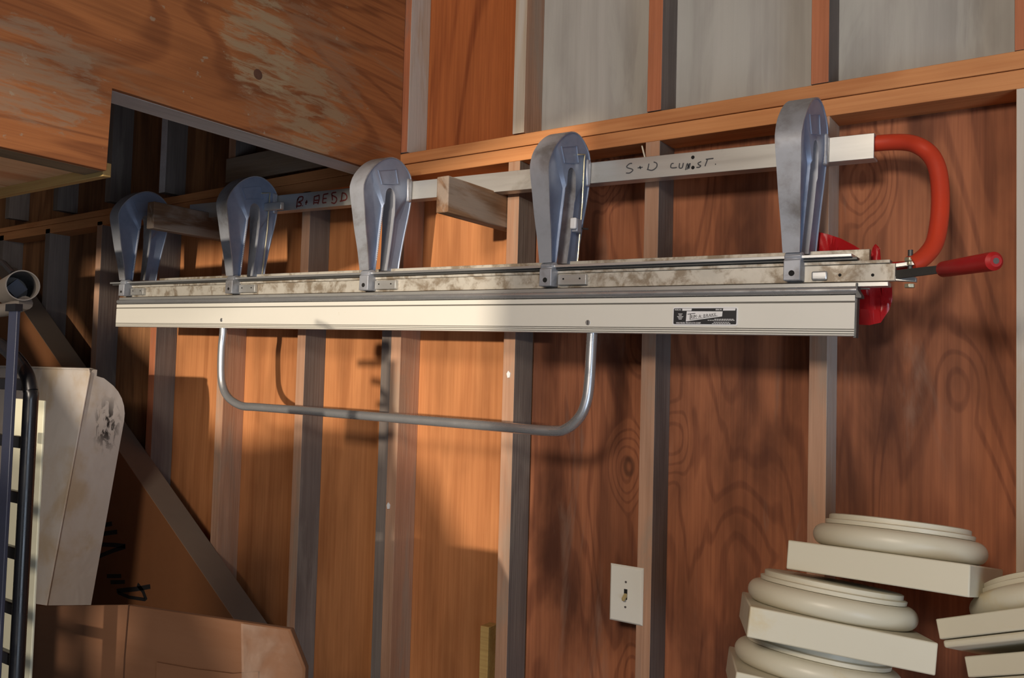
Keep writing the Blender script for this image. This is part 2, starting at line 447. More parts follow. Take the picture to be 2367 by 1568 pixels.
for t in tris:
    try: bm.faces.new([vs[i] for i in t])
    except ValueError: pass
struct('wall_rear_sun_mask', bm, M['drywall']).modifiers.new('s', 'SOLIDIFY').thickness = .03

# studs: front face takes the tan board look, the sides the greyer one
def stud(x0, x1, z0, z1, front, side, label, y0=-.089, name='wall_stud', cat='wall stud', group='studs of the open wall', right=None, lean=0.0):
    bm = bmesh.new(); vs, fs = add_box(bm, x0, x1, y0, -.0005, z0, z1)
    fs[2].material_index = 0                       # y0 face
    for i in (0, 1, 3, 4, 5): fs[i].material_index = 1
    for v in bm.verts:
        if v.co.z > (z0 + z1) / 2: v.co.x += lean
    mats = [M[front], M[side]]
    o = new(name, bm, mats, bevel=.001, origin=((x0 + x1) / 2, -.045, (z0 + z1) / 2))
    return tag(o, label, cat, group)

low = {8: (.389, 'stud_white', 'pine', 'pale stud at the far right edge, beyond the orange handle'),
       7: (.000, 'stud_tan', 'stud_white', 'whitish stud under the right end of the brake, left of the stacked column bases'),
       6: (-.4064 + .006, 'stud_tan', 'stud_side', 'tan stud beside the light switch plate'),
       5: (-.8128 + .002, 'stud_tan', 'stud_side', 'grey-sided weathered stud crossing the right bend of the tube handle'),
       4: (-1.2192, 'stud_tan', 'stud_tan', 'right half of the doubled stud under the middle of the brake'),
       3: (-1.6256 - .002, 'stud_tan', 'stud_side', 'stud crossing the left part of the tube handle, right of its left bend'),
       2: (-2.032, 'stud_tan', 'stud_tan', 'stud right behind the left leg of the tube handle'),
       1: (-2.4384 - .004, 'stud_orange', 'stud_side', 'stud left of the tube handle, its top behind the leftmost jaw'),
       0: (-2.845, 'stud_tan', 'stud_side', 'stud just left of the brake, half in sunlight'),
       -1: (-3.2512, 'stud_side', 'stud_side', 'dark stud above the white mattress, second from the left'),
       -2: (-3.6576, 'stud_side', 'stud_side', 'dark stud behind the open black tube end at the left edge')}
for k, (x, f, sd_, lab) in low.items():
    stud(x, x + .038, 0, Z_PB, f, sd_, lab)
stud(-1.2572, -1.2200, 0, Z_PB, 'stud_side', 'stud_side', 'greyish left half of the doubled stud under the middle of the brake')
up = [(-3.62, 'stud_side', 'dark upper stud glimpsed in the gap at the far left'),
      (-3.2, 'stud_side', 'dark upper stud left of the notch in the plywood'),
      (-2.80, 'stud_side', 'dark upper stud seen just inside the notch of the plywood box'),
      (-2.43, 'grey_board', 'narrow pale upper stud above and between the two leftmost jaws'),
      (-2.02, 'stud_tan', 'upper stud ending at the short horizontal blocking board')]
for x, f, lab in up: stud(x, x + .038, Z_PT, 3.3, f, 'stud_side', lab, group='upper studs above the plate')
stud(-1.255, -1.2195, Z_PT, 3.3, 'stud_side', 'stud_side', 'weathered upper stud strip touching the plywood box', group='upper studs above the plate')
stud(-1.2192, -1.181, Z_PT, 3.3, 'stud_orange', 'stud_white', 'upper stud with whitewashed side next to the plywood box', group='upper studs above the plate')
stud(-.801, -.763, Z_PT, 3.3, 'stud_white', 'stud_tan', 'upper stud with flaking white paint above the fourth jaw', group='upper studs above the plate')
stud(-.399, -.361, Z_PT, 3.3, 'stud_orange', 'stud_side', 'reddish upper stud above the S + D handwriting', group='upper studs above the plate')
stud(-.003, .035, Z_PT, 3.3, 'stud_orange', 'stud_side', 'reddish upper stud above the rightmost jaw', group='upper studs above the plate')
stud(.386, .424, Z_PT, 3.3, 'stud_orange', 'stud_side', 'upper stud cut by the top right corner of the picture', group='upper studs above the plate')

# doubled plate, two lengths
def board(name, pts, y0, y1, m, label, cat, group=None, **kw):
    """pts: four (x,z) corners, a length of lumber along X"""
    bm = bmesh.new(); add_prism(bm, pts, 'Y', y0, y1)
    c = (sum(p[0] for p in pts) / 4, (y0 + y1) / 2, sum(p[1] for p in pts) / 4)
    return tag(new(name, bm, M[m], bevel=.0015, origin=c, **kw), label, cat, group)
g = 'plates nailed across the studs'
board('wall_plate', [(-1.30, 2.376), (1.9, 2.3755), (1.9, 2.415), (-1.30, 2.408)], -.091, -.0005, 'plate', 'upper of the two orange plates running over the right studs', 'plate', g)
board('wall_plate', [(-1.30, Z_PB), (1.9, Z_PB), (1.9, 2.3745), (-1.30, 2.3745)], -.089, -.0005, 'plate', 'lower of the two orange plates running over the right studs', 'plate', g)
board('wall_plate', [(-4.9, 2.338), (-1.302, 2.372), (-1.302, 2.406), (-4.9, 2.352)], -.091, -.0005, 'plate', 'upper orange plate passing behind the three left jaws', 'plate', g)
board('wall_plate', [(-4.9, 2.300), (-1.302, 2.334), (-1.302, 2.371), (-4.9, 2.337)], -.089, -.0005, 'plate', 'lower orange plate passing behind the three left jaws', 'plate', g)
board('blocking_board', [(-2.018, 2.406), (-1.26, 2.412), (-1.26, 2.50), (-2.018, 2.492)], -.10, -.0895, 'grey_board_x', 'short grey-brown board lying on the plate under the plywood box', 'board')
tag(box('offcut', -.89, -.862, -.05, -.004, 0, 1.06, M['yellow_trim'], origin=(-.87, -.03, .5)), 'thin pale wood offcut standing beside the grey-sided weathered stud', 'wood strip')

# ------------------------------------------------------------------ plywood loft box
XB = -1.204
loft = empty('loft_box', (XB, -.09, 2.337))
def put(o):
    o.parent = loft; o.matrix_parent_inverse = Matrix.Translation(-Vector(loft.location)); return o
tag(loft, 'stepped plywood box with flaked plaster patch, upper left, hung above the brake', 'plywood box')
bm = bmesh.new()
pts = [(-.0915, 2.337), (-1.0, 2.337), (-1.004, 2.16), (-2.2, 2.16), (-2.2, 3.3), (-.0915, 3.3)]
add_prism(bm, pts, 'X', XB - .015, XB)
face = put(new('plywood_face', bm, M['bulk'], bevel=.0008)); face['label'] = 'orange-brown plywood face with grey plaster flakes'
o = put(box('bottom_rail', XB - .10, XB - .0155, -1.0, -.0915, 2.337, 2.375, M['grey_board'], origin=(XB - .05, -.5, 2.35))); o['label'] = 'pale grey rail under the upper edge'
o = put(box('bottom_rail', XB - .085, XB - .0155, -2.2, -1.004, 2.16, 2.2, M['brown_strip'], origin=(XB - .05, -1.5, 2.18))); o['label'] = 'brown rail under the lower edge'
o = put(box('soffit', -3.2, XB - .086, -2.2, -1.0, 2.172, 2.184, M['pine'], origin=(-2.2, -1.6, 2.178))); o['label'] = 'sunlit pale pine soffit'
o = put(box('edge_trim', -3.2, XB - .02, -1.0, -.982, 2.152, 2.182, M['yellow_trim'], origin=(-2.2, -.99, 2.17))); o['label'] = 'yellow wood trim'
p = at(596, 172, X=XB); bm = bmesh.new()
add_tube(bm, [(XB - .001, p.y, p.z), (XB + .0008, p.y, p.z)], .013, 18); put(new('knot_plug', bm, M['rust']))

# ------------------------------------------------------------------ support blocks
def block(x1, y0, zt, zb, label, tilt=0.0, x0=None):
    bm = bmesh.new(); add_prism(bm, [(y0, zb), (-.0005, zb), (-.0005, zt), (y0, zt)], 'X', x0 if x0 is not None else x1 - .038, x1)
    o = tag(new('support_block', bm, M['old_block'], bevel=.003, origin=(x1, -.15, (zb + zt) / 2)), label, 'wood block', 'wood blocks the brake hangs on')
    return o
block(-.8135, -.345, 2.247, 2.155, 'weathered wood block under the back beam, between third and fourth jaws')
block(-2.0335, -.36, 2.294, 2.205, 'weathered wood block under the back beam, between the two leftmost jaws')

# ------------------------------------------------------------------ the sheet metal brake
TH = .018
ox, oz = -.53, 2.0
brake = empty('sheet_metal_brake', (ox, 0, oz), (0, TH, 0))
tag(brake, 'long aluminium sheet-metal bending brake with cream apron hung on the stud wall', 'metal brake')
def L(x, y, z): return (x - ox, y, z - oz + TH * (x - ox))          # world -> brake frame
def Lx(x): return x - ox
def bb(name, x0, x1, y0, y1, z0, z1, m, parent=brake, bevel=.0008, **kw):
    """long member: heights are given at the fourth jaw, the brake's own slope does the rest"""
    return box(name, Lx(x0), Lx(x1), y0, y1, z0 - oz, z1 - oz, m, parent, bevel=bevel, **kw)

# back beam: channel, a little more tilted than the rest
bm = bmesh.new()
prof = [(-.15, 2.287), (-.15, 2.2345), (-.112, 2.2345), (-.112, 2.2395), (-.145, 2.2395), (-.145, 2.282), (-.112, 2.282), (-.112, 2.287)]
A, B, _ = add_prism(bm, [(p[0], p[1] - oz) for p in prof], 'X', Lx(-2.15), Lx(.137))
for v in bm.verts: v.co.z -= .009 * (v.co.x - .05)
beam = new('back_beam', bm, M['alu'], brake, bevel=.0008)
beam['label'] = 'silver aluminium channel beam with handwriting'
def bz(x, z): return z - oz                     # helper for ink heights in the brake frame
YB = -.1502
def ink(name, strokes, mat, parent, wdt):
    bm = bmesh.new()
    for st in strokes:
        pts = [at(px, py, Y=YB) for px, py in st]
        pts = [(L(p.x, YB, p.z)[0], L(p.x, YB, p.z)[2]) for p in pts]
        if len(pts) > 2: pts = [(q.x, q.z) for q in spline([(a, 0, b) for a, b in pts], 4)]
        add_ribbon(bm, pts, wdt, YB)
    return new(name, bm, mat, parent)
def zz(l, s, x0, y0): return [[(x0 + a / s, y0 + b / s) for a, b in st] for st in l]
sd_strokes = zz([[(335, 350), (285, 355), (225, 410), (240, 440), (335, 470), (350, 500), (290, 550), (212, 552)],
                 [(455, 445), (560, 430)], [(500, 405), (515, 470)],
                 [(690, 355), (670, 470)], [(650, 475), (760, 495), (850, 430), (855, 350), (790, 320)],
                 [(1210, 350), (1165, 360), (1150, 430), (1200, 445), (1280, 435)],
                 [(1335, 345), (1330, 440), (1390, 440), (1415, 340)],
                 [(1460, 490), (1500, 350), (1530, 460), (1560, 345)], [(1490, 480), (1545, 350)],
                 [(1790, 310), (1725, 345), (1740, 380), (1780, 400), (1750, 430), (1690, 435)],
                 [(1870, 410), (1920, 270)], [(1885, 265), (2045, 245)], [(2080, 370), (2100, 365)]], 9.104, 1420, 340)
ink('handwriting', sd_strokes[:5], M['grey_ink'], beam, .0026); ink('handwriting', sd_strokes[5:], M['grey_ink'], beam, .0026)
r_strokes = zz([[(350, 760), (370, 500), (420, 400)], [(380, 500), (420, 400), (520, 370), (560, 400), (530, 500), (400, 560)], [(400, 565), (490, 600), (480, 680), (330, 700)],
                [(545, 670), (540, 700)], [(640, 570), (715, 555)], [(690, 490), (660, 650)],
                [(950, 350), (925, 640)], [(1110, 310), (1110, 480), (1070, 630)], [(950, 375), (1110, 320)], [(960, 500), (1100, 490)], [(940, 580), (1080, 575)],
                [(1260, 300), (1230, 590)], [(1260, 300), (1425, 265)], [(1250, 440), (1370, 430)], [(1230, 590), (1360, 570)],
                [(1690, 225), (1560, 250), (1550, 320), (1690, 400), (1710, 500), (1640, 600), (1530, 570)], [(1550, 300), (1570, 500)],
                [(1900, 240), (1870, 500)], [(1890, 240), (2000, 270), (2060, 370), (2030, 470), (1920, 510), (1820, 530)]], 14.79, 660, 430)
ink('handwriting', r_strokes[:6], M['red_ink'], beam, .0042); ink('handwriting', r_strokes[6:], M['red_ink'], beam, .0042)
for px, py in ((1597, 364.5), (1597.5, 388)):
    bm = bmesh.new(); q = L(*at(px, py, Y=YB))
    add_tube(bm, [(q[0], -.1495, q[2]), (q[0], -.1507, q[2])], .0042, 14)
    new('screw_hole', bm, M['hole'], beam)

# jaws ------------------------------------------------------------
XJ = [-2.276, -1.689, -1.114, -.53, .041]       # right faces
outer_px = [(1278.5, 607), (1274.5, 548), (1269, 494), (1265, 440.7), (1261, 387), (1264, 364), (1270.5, 345), (1284, 323), (1300, 309.5), (1316, 305.4),
            (1332, 314), (1345.5, 333.6), (1355, 357.7), (1358, 387), (1357.5, 424.6), (1353.5, 467.5), (1347, 521), (1341.5, 574.6), (1339, 611)]
slot_px = [(1296, 609), (1298.5, 560), (1300.5, 520), (1302.6, 481), (1305, 440), (1306.7, 405), (1308, 396), (1310, 391), (1312.5, 388.5), (1315.5, 388),
           (1319, 390.5), (1322, 396), (1324.6, 404), (1325.6, 420), (1325.2, 455), (1324, 494), (1321.5, 540), (1319, 580), (1317, 609)]
def yz(l): 
    r = [at(px, py, X=-.53) for px, py in l]
    return [Vector((p.y, p.z - oz)) for p in r]
O = yz(outer_px); I = yz(slot_px)
def resample(P, k):
    Q = spline([(p.x, p.y, 0) for p in P], 6)
    Ls = [0]
    for a, b in zip(Q, Q[1:]): Ls.append(Ls[-1] + (b - a).length)
    out = []
    for j in range(k):
        t = Ls[-1] * j / (k - 1); i = 0
        while i < len(Ls) - 2 and Ls[i + 1] < t: i += 1
        u = (t - Ls[i]) / max(1e-9, Ls[i + 1] - Ls[i]); q = Q[i].lerp(Q[i + 1], u); out.append(Vector((q.x, q.y)))
    return out
NJ = 60
O = resample(O, NJ); I = resample(I, NJ)
zt, zb = max(p.y for p in O), min(p.y for p in O)
def inset(P, Q, d):
    out = []
    for i in range(len(P)):
        a = P[max(0, i - 1)]; b = P[min(len(P) - 1, i + 1)]; t = (b - a).normalized(); nrm = Vector((t.y, -t.x))
        out.append(P[i] + nrm * d)
    return out
def jaw_bm():
    bm = bmesh.new()
    def hw(p):                                   # half thickness: thick at the head, slim at the foot
        u = (p.y - zb) / (zt - zb); return .5 * (.033 + .021 * min(1, max(0, u * 1.25)) ** .9)
    seq = [(O, 0, 1), (inset(O, I, .0028), 0, 1), (inset(O, I, .0040), .003, 2), (None, .011, 2), (inset(I, O, -.0045), .0115, 2), (inset(I, O, -.0030), .006, 2), (I, .006, 2)]
    c3 = [a * .45 + b * .55 for a, b in zip(inset(O, I, .0065), inset(I, O, -.0065))]
    rows = []
    hgt = zt - zb
    def dmul(i, p0):
        zf = (p0.y - zb) / hgt
        if i < NJ // 2: return 1.0 if zf < .86 else 0.12
        return .55 if zf < .74 else .12
    for side in (1, -1):
        rr = []
        for P, dep, m in seq:
            P = P or c3
            rr.append([bm.verts.new(((hw(p0) - .002 - (dep - .002) * dmul(i, p0) if m == 2 else hw(p0) - dep) * side, p.x, p.y)) for i, (p, p0) in enumerate(zip(P, O))])
        rows.append(rr)
    for side, rr in zip((0, 1), rows):
        for k, (a, b) in enumerate(zip(rr, rr[1:])):
            for i in range(NJ - 1):
                f = bm.faces.new((a[i], a[i + 1], b[i + 1], b[i])); f.material_index = 0 if k == 0 else 1; f.smooth = True
    for i in range(NJ - 1):                       # outer rim and slot wall
        f = bm.faces.new((rows[0][0][i], rows[0][0][i + 1], rows[1][0][i + 1], rows[1][0][i])); f.material_index = 0; f.smooth = True
        bm.faces.new((rows[0][-1][i], rows[0][-1][i + 1], rows[1][-1][i + 1], rows[1][-1][i])).material_index = 0
    for i in (0, NJ - 1):                         # feet
        for k in range(6):
            bm.faces.new((rows[0][k][i], rows[0][k + 1][i], rows[1][k + 1][i], rows[1][k][i])).material_index = 0
    # fillet web near the head: raised maker's pad
    yc = (O[NJ // 2].x + .004); 
    return bm
jb = jaw_bm()
jme = None
Yf, Yr = I[0].x, I[-1].x
jaws = []
jl = ['leftmost dark blue-grey jaw', 'second jaw from the left with a small clip at its rear', 'middle jaw with tan-worn rim', 'fourth jaw, with a thin rod and white-tipped slide', 'rightmost jaw with pale worn rim and a dark bolt']
for k, xr in enumerate(XJ):
    xc = Lx(xr - .022); 
    if k == 0:
        j = new('jaw', jb, [M['cast'], M['cast_skylit']], brake); jme = j.data
    else:
        j = bpy.data.objects.new('jaw', jme); COL.objects.link(j); j.parent = brake
    j.location = (xc, 0, 0); j['label'] = jl[k]
    jaws.append(j)
    # clamp foot in front of the nose rail
    bm = bmesh.new()
    fx = .0165
    add_prism(bm, [(-.303, -.036), (-.268, -.036), (-.268, .016), (-.284, .022), (-.295, .019), (-.301, .012), (-.297, .008), (-.303, .004)], 'X', -fx, fx)
    f = new('clamp_foot', bm, [M['cast']], j, bevel=.0015)
    f.location = (.003, 0, 0)
    bm = bmesh.new(); add_tube(bm, [(.0, -.3025, -.022), (.0, -.3037, -.022)], .0058 if k > 1 else .0045, 16)
    h = new('bolt_hole', bm, M['hole'], j); h.location = (.003, 0, 0)
    # etched scale beside the slot
    if k < 3:
        bm = bmesh.new()
        for i in range(26):
            t = i / 25; z = I[2].y + .012 + t * (I[22].y - I[2].y - .02); y = I[2].x + (I[22].x - I[2].x) * t - .0015
            u = (z - zb) / (zt - zb); hx = .5 * (.033 + .021 * min(1, max(0, u * 1.25)) ** .9) - .0035
            add_box(bm, hx, hx + .0006, y - .0045, y - .0005, z, z + .004)
        new('etched_scale', bm, M['label_white'], j)
    bm = bmesh.new()
    mp = [at(px, py, X=-.53) for px, py in ((1291, 340), (1326, 338), (1331, 378), (1299, 376))]
    mq = [(p.y, p.z - oz) for p in mp]
    for a_, b_ in zip(mq, mq[1:] + mq[:1]):
        v1, v2 = Vector(a_), Vector(b_); t_ = (v2 - v1).normalized() * .001; n_2 = Vector((-t_.y, t_.x))
        add_prism(bm, [tuple(v1 + n_2 - t_), tuple(v2 + n_2 + t_), tuple(v2 - n_2 + t_), tuple(v1 - n_2 - t_)], 'X', .0235, .0262)
    new('embossed_pad', bm, M['cast_skylit'], j)
    # lug gripping the beam
    bm = bmesh.new(); lz = [.262, .262, .285, .262, .262][k] - .0
    yrear = -.158
    zc = 2.262 - oz - .009 * (xc)
    add_prism(bm, [(-.166, zc - .036), (-.1508, zc - .036), (-.1508, zc + .03), (-.17, zc + .03)], 'X', -.012, .030)
    new('beam_lug', bm, M['cast'], j, bevel=.004)
    bm = bmesh.new(); add_tube(bm, [(.018, -.165, zc - .008), (.018, -.1715, zc - .009)], .006, 12)
    new('lug_bolt', bm, M['steel_dark'], j)
    if k in (1, 3):
        bm = bmesh.new()
        pr = [at(px, py, X=-.525) for px, py in ((1331, 358), (1347, 358), (1346, 372), (1343, 470), (1337, 560), (1334, 610))]
        pth = [(.0245 + .003, p.y, p.z - oz) for p in pr]
        add_tube(bm, pth, .0021, 8); new('lock_rod', bm, M['bolt'], j, smooth=False)
    if k == 3:
        p = at(1336, 520, X=-.52); bm = bmesh.new(); add_box(bm, .018, .034, p.y - .010, p.y + .012, p.z - oz - .018, p.z - oz + .014)
        new('slide_block', bm, M['cast'], j, bevel=.002)
        bm = bmesh.new(); add_box(bm, .018, .0345, p.y - .020, p.y - .0105, p.z - oz - .012, p.z - oz + .015)
        sl = new('slide_tip', bm, M['label_white'], j, bevel=.003)
        bm = bmesh.new(); add_tube(bm, [(.03, p.y + .012, p.z - oz - .006), (.034, p.y + .042, p.z - oz - .004)], .0022, 8); new('slide_pin', bm, M['steel_dark'], j)
    if k == 1:
        p = at(635, 478, Y=-.19); q = L(*p)
        bm = bmesh.new(); add_box(bm, q[0] - xc - .045, q[0] - xc + .035, -.200, -.186, q[2] - .012, q[2] + .012)
        new('latch_clip', bm, M['alu'], j, bevel=.002)
    if k == 4:
        bb('latch_plate', xr + .012, xr + .042, -.2770, -.2705, 1.966, 1.984, M['alu_bright'], bevel=.003)
    if k < 4:
        o = bb('latch_plate', xr + .003, xr + .078, -.2815, -.2705, 1.968 - .0, 1.992, M['alu'], bevel=.001)
        bm = bmesh.new()
        bm.free()
        for dx in (.018, .062):
            bm = bmesh.new(); add_tube(bm, [(Lx(xr + dx), -.281, 1.982 - oz), (Lx(xr + dx), -.2823, 1.982 - oz)], .0022, 10); new('rivet_hole', bm, M['hole'], o)

# long members
o = bb('anvil_bar', -2.226, .145, -.203, -.188, 1.955, 2.0345, M['alu_dirty']); o['label'] = 'dull brown-grey bar behind the nose rail'
bm = bmesh.new()
add_box(bm, Lx(-2.387), Lx(.131), -.292, -.2035, 2.0085 - oz, 2.0142 - oz, 0)
add_box(bm, Lx(-2.387), Lx(.139), -.282, -.262, 2.0035 - oz, 2.0083 - oz, 1)
o = new('nose_rail', bm, [M['alu_bright'], M['steel_dark']], brake, bevel=.0006); o['label'] = 'bright thin nose rail along the top'
o = bb('upper_shelf', -2.30, .196, -.274, -.204, 1.996, 2.0025, M['alu_dirty'])
lock = bb('lock_bar', -2.335, .205, -.27, -.255, 1.9625, 1.9955, M['alu_dirty']); lock['label'] = 'stained silver bar behind the clamp feet'
bm = bmesh.new()
for z0, z1, dz in ((1.9875, 1.9955, .004), (1.9625, 1.9715, -.003)):
    add_prism(bm, [(Lx(.2052), z0 - oz), (Lx(.241), z0 - oz + dz), (Lx(.241), z1 - oz + dz), (Lx(.2052), z1 - oz)], 'Y', -.27, -.255)
new('fork_end', bm, M['alu'], brake, bevel=.001)
for px in (1942, 2018):
    bm = bmesh.new(); p = L(*at(px, 636, Y=-.2705)); add_tube(bm, [(p[0], -.2702, p[2]), (p[0], -.2708, p[2])], .003, 12)
    new('pivot_hole', bm, M['hole'], lock)
# hammered weld patch beside the right clamp
o = bb('lower_lip', -2.335, .196, -.285, -.255, 1.951, 1.9595, M['alu'])
bm = bmesh.new(); add_tube(bm, [(Lx(-2.339), -.284, 1.9445 - oz), (Lx(.141), -.284, 1.9445 - oz)], .0078, 16)
o = new('hinge_rod', bm, M['steel_tube'], brake); o['label'] = 'shiny round hinge rod'
o = bb('hinge_strip', -2.337, .139, -.281, -.270, 1.931, 1.9385, M['steel_dark'])
bm = bmesh.new()
x = -.90
while x < .12:
    add_box(bm, Lx(x), Lx(x) + .009, -.2822, -.2805, 1.9325 - oz, 1.9348 - oz); x += .0205
new('hinge_slot', bm, M['bolt'], o)
bm = bmesh.new(); add_prism(bm, [(Lx(.139), 1.958 - oz), (Lx(.143), 1.958 - oz), (Lx(.143), 1.945 - oz), (Lx(.150), 1.934 - oz), (Lx(.150), 1.929 - oz), (Lx(.139), 1.929 - oz)], 'Y', -.288, -.262)
new('hinge_end', bm, M['steel_dark'], brake, bevel=.0008)

# cream apron
apron = empty('apron', (0, 0, 0)); apron.parent = brake
za, zd = 1.9345 - oz, 1.8565 - oz
x0, x1 = Lx(-2.339), Lx(.139)
bm = bmesh.new()
gro = [(za, -.290), (1.9235 - oz, -.290), (1.9230 - oz, -.2875), (1.9205 - oz, -.2875), (1.920 - oz, -.290),
       (1.8700 - oz, -.290), (1.8696 - oz, -.2885), (1.8686 - oz, -.2885), (1.8682 - oz, -.290), (1.8660 - oz, -.290), (1.8656 - oz, -.2885), (1.8646 - oz, -.2885),
       (1.8642 - oz, -.290), (1.8612 - oz, -.290), (1.8608 - oz, -.2885), (1.8598 - oz, -.2885), (1.8594 - oz, -.290), (zd + .001, -.290), (zd, -.288), (zd, -.268), (zd + .004, -.268), (zd + .004, -.284), (za - .004, -.284), (za - .004, -.27), (za, -.27)]
add_prism(bm, [(y, z) for z, y in gro], 'X', x0, x1)
for f in bm.faces:
    c = f.calc_center_median()
    if abs(f.normal.x) < .5 and -.2899 < c.y < -.2868 and c.z > zd + .003: f.material_index = 1
bpy.data.objects.remove(apron)
apron = new('apron', bm, [M['cream'], M['cream_groove']], brake); apron['label'] = 'long cream-painted bending apron with grooves'
bm = bmesh.new(); add_prism(bm, [(x1 - .0005, za + .0), (x1 + .0035, za), (x1 + .003, zd - .003), (x1 - .002, zd - .003)], 'Y', -.286, -.266)
new('end_cap', bm, M['steel_dark'], apron)
# slotted screws
for px, py in ((513, 740), (1361, 746)):
    p = L(*at(px, py, Y=-.29)); bm = bmesh.new()
    add_tube(bm, [(p[0], -.2898, p[2]), (p[0], -.2912, p[2])], .0062, 18)
    s_ = new('slotted_screw', bm, M['alu_bright'], apron, bevel=.0005)
    bm = bmesh.new(); add_box(bm, p[0] - .0008, p[0] + .0008, -.2916, -.2913, p[2] - .005, p[2] + .005)
    for nme in ():
        pass
    t_ = new('screw_slot', bm, M['hole'], apron)

# name plate
pl = [L(*at(px, py, Y=-.29)) for px, py in ((1557.5, 710), (1707.5, 751.5))]
nx0, nx1 = pl[0][0], pl[1][0]; nz1, nz0 = pl[0][2] + .0015, pl[1][2] - .000
nz0 = L(*at(1633, 753, Y=-.29))[2]; nz1 = L(*at(1633, 710, Y=-.29))[2]
def rrect(x0, x1, z0, z1, r, k=5):
    out = []
    for cx_, cz_, a0 in ((x1 - r, z1 - r, 0), (x0 + r, z1 - r, 90), (x0 + r, z0 + r, 180), (x1 - r, z0 + r, 270)):
        for i in range(k + 1):
            a = math.radians(a0 + 90 * i / k); out.append((cx_ + r * math.cos(a), cz_ + r * math.sin(a)))
    return out
bm = bmesh.new()
add_prism(bm, rrect(nx0, nx1, nz0, nz1, .004), 'Y', -.2911, -.2899, 0)
W_, H_ = nx1 - nx0, nz1 - nz0
fx0, fz0 = nx0 + W_ * .018, nz0 + H_ * .07
fw, fh = W_ * .964, H_ * .86
add_prism(bm, rrect(fx0, fx0 + fw, fz0, fz0 + fh, .0022), 'Y', -.2914, -.2910, 1)
def U(u, v): return (fx0 + u * fw, fz0 + (1 - v) * fh)
add_prism(bm, [U(.215, .185), U(.785, .20), U(.78, .51), U(.205, .83)], 'Y', -.2918, -.2913, 0)
add_prism(bm, [U(.14, .02), U(.295, .02), U(.29, .15), U(.14, .15)], 'Y', -.2918, -.2913, 0)
add_prism(bm, [U(.795, .01), U(.985, .01), U(.98, .15), U(.79, .15)], 'Y', -.2918, -.2913, 0)
YL = -.2917
text_bm(bm, 'MODEL NO.', fh * .115, *[U(.015, 0)[0], YL + .0004, U(0, .125)[1]], mi=0, bold=True, th=.0002, sx=.72)
text_bm(bm, 'SERIAL NO.', fh * .115, *[U(.675, 0)[0], YL + .0004, U(0, .125)[1]], mi=0, bold=True, th=.0002, sx=.72)
text_bm(bm, 'VAN MARK PRODUCTS CORP.', fh * .125, *[U(.045, 0)[0], YL + .0004, U(0, .965)[1]], mi=0, bold=True, th=.0002, sx=.98)
for i, (u, w2) in enumerate(((.11, .07), (.11, .045), (.11, .10), (.11, .075), (.11, .05))):
    a = U(u - w2 / 2, .37 + i * .083); b_ = U(u + w2 / 2, .37 + i * .083 - .035)
    add_box(bm, a[0], b_[0], -.2916, -.2913, a[1], b_[1], 0)
for u0, u1, v in ((.66, .965, .70), (.555, .98, .77), (.65, .90, .89), (.625, .92, .97)):
    k = int((u1 - u0) / .034)
    for i in range(k):
        a = U(u0 + (u1 - u0) * i / k, v); b_ = U(u0 + (u1 - u0) * (i + .8) / k, v - .035)
        add_box(bm, a[0], b_[0], -.2916, -.2913, a[1], b_[1], 0)
YT = -.2919
ch = [('R', .283, .665, .27, .72), ('I', .322, .65, .265, .8), ('M', .335, .64, .26, .66), ('-', .387, .56, .22, .7), ('A', .408, .60, .22, .95), ('-', .456, .53, .2, .7),
      ('B', .484, .565, .22, .95), ('R', .527, .54, .21, .95), ('A', .567, .515, .20, 1.05), ('K', .612, .49, .19, 1.05), ('E', .655, .465, .18, 1.05)]
for c_, u, v, hgt, sx in ch:
    p = U(u, v); text_bm(bm, c_, fh * hgt * 1.3, p[0], YT + .0002, p[1], mi=1, th=.0002, sx=sx)
def seg(u0, v0, u1, v1, wd):
    a, b_ = U(u0, v0), U(u1, v1); add_ribbon(bm, [a, b_], wd, -.2917, .0005, mi=1)
seg(.23, .37, .355, .325, .0013); seg(.278, .35, .274, .72, .0013); seg(.274, .72, .71, .475, .0007)
new('name_plate', bm, [M['label_white'], M['label_black']], apron)['label'] = 'small black and silver name plate'

# tube handle under the apron
pp_ = [(519, 740, -.272), (518, 770, -.272), (515, 800, -.272), (514, 850, -.274), (517, 888, -.275), (530, 918, -.277), (560, 938, -.279), (600, 942, -.28), (700, 949.5, -.28), (850, 962, -.28), (1000, 974, -.28),
       (1150, 986.5, -.28), (1280, 997, -.28), (1318, 990, -.28), (1347, 962, -.279), (1361, 925, -.278), (1366.5, 880, -.276), (1369, 820, -.274), (1371, 770, -.272), (1372, 745, -.272)]
path = spline([L(*at(a, b, Y=c)) for a, b, c in pp_], 6)
bm = bmesh.new(); add_tube(bm, path, .0125, 18)
new('tube_handle', bm, M['steel_tube'], brake)['label'] = 'bent bare steel tube handle'

# orange C handle at the right end
pc = [(1990, 336, -.122), (2022, 332, -.123), (2060, 329.5, -.127), (2095, 331, -.137), (2122, 340, -.15), (2145, 358, -.155), (2160, 384, -.165), (2168, 420, -.175), (2171, 470, -.19),
      (2168, 520, -.205), (2160, 560, -.22), (2145, 585, -.235), (2125, 603, -.25), (2105, 612, -.26)]
path = spline([L(*at(a, b, Y=c)) for a, b, c in pc], 6)
bm = bmesh.new(); n_ = len(path); add_tube(bm, path, .0165, 18)
new('loop_handle', bm, M['orange_grip'], brake)['label'] = 'orange-red rubber-coated loop handle'
p0, p1 = at(2060, 616, Y=-.245), at(2112, 612, Y=-.25)
bm = bmesh.new(); add_tube(bm, [L(*p0), L(*p1)], .008, 12); new('handle_root', bm, M['red_grip'], brake)
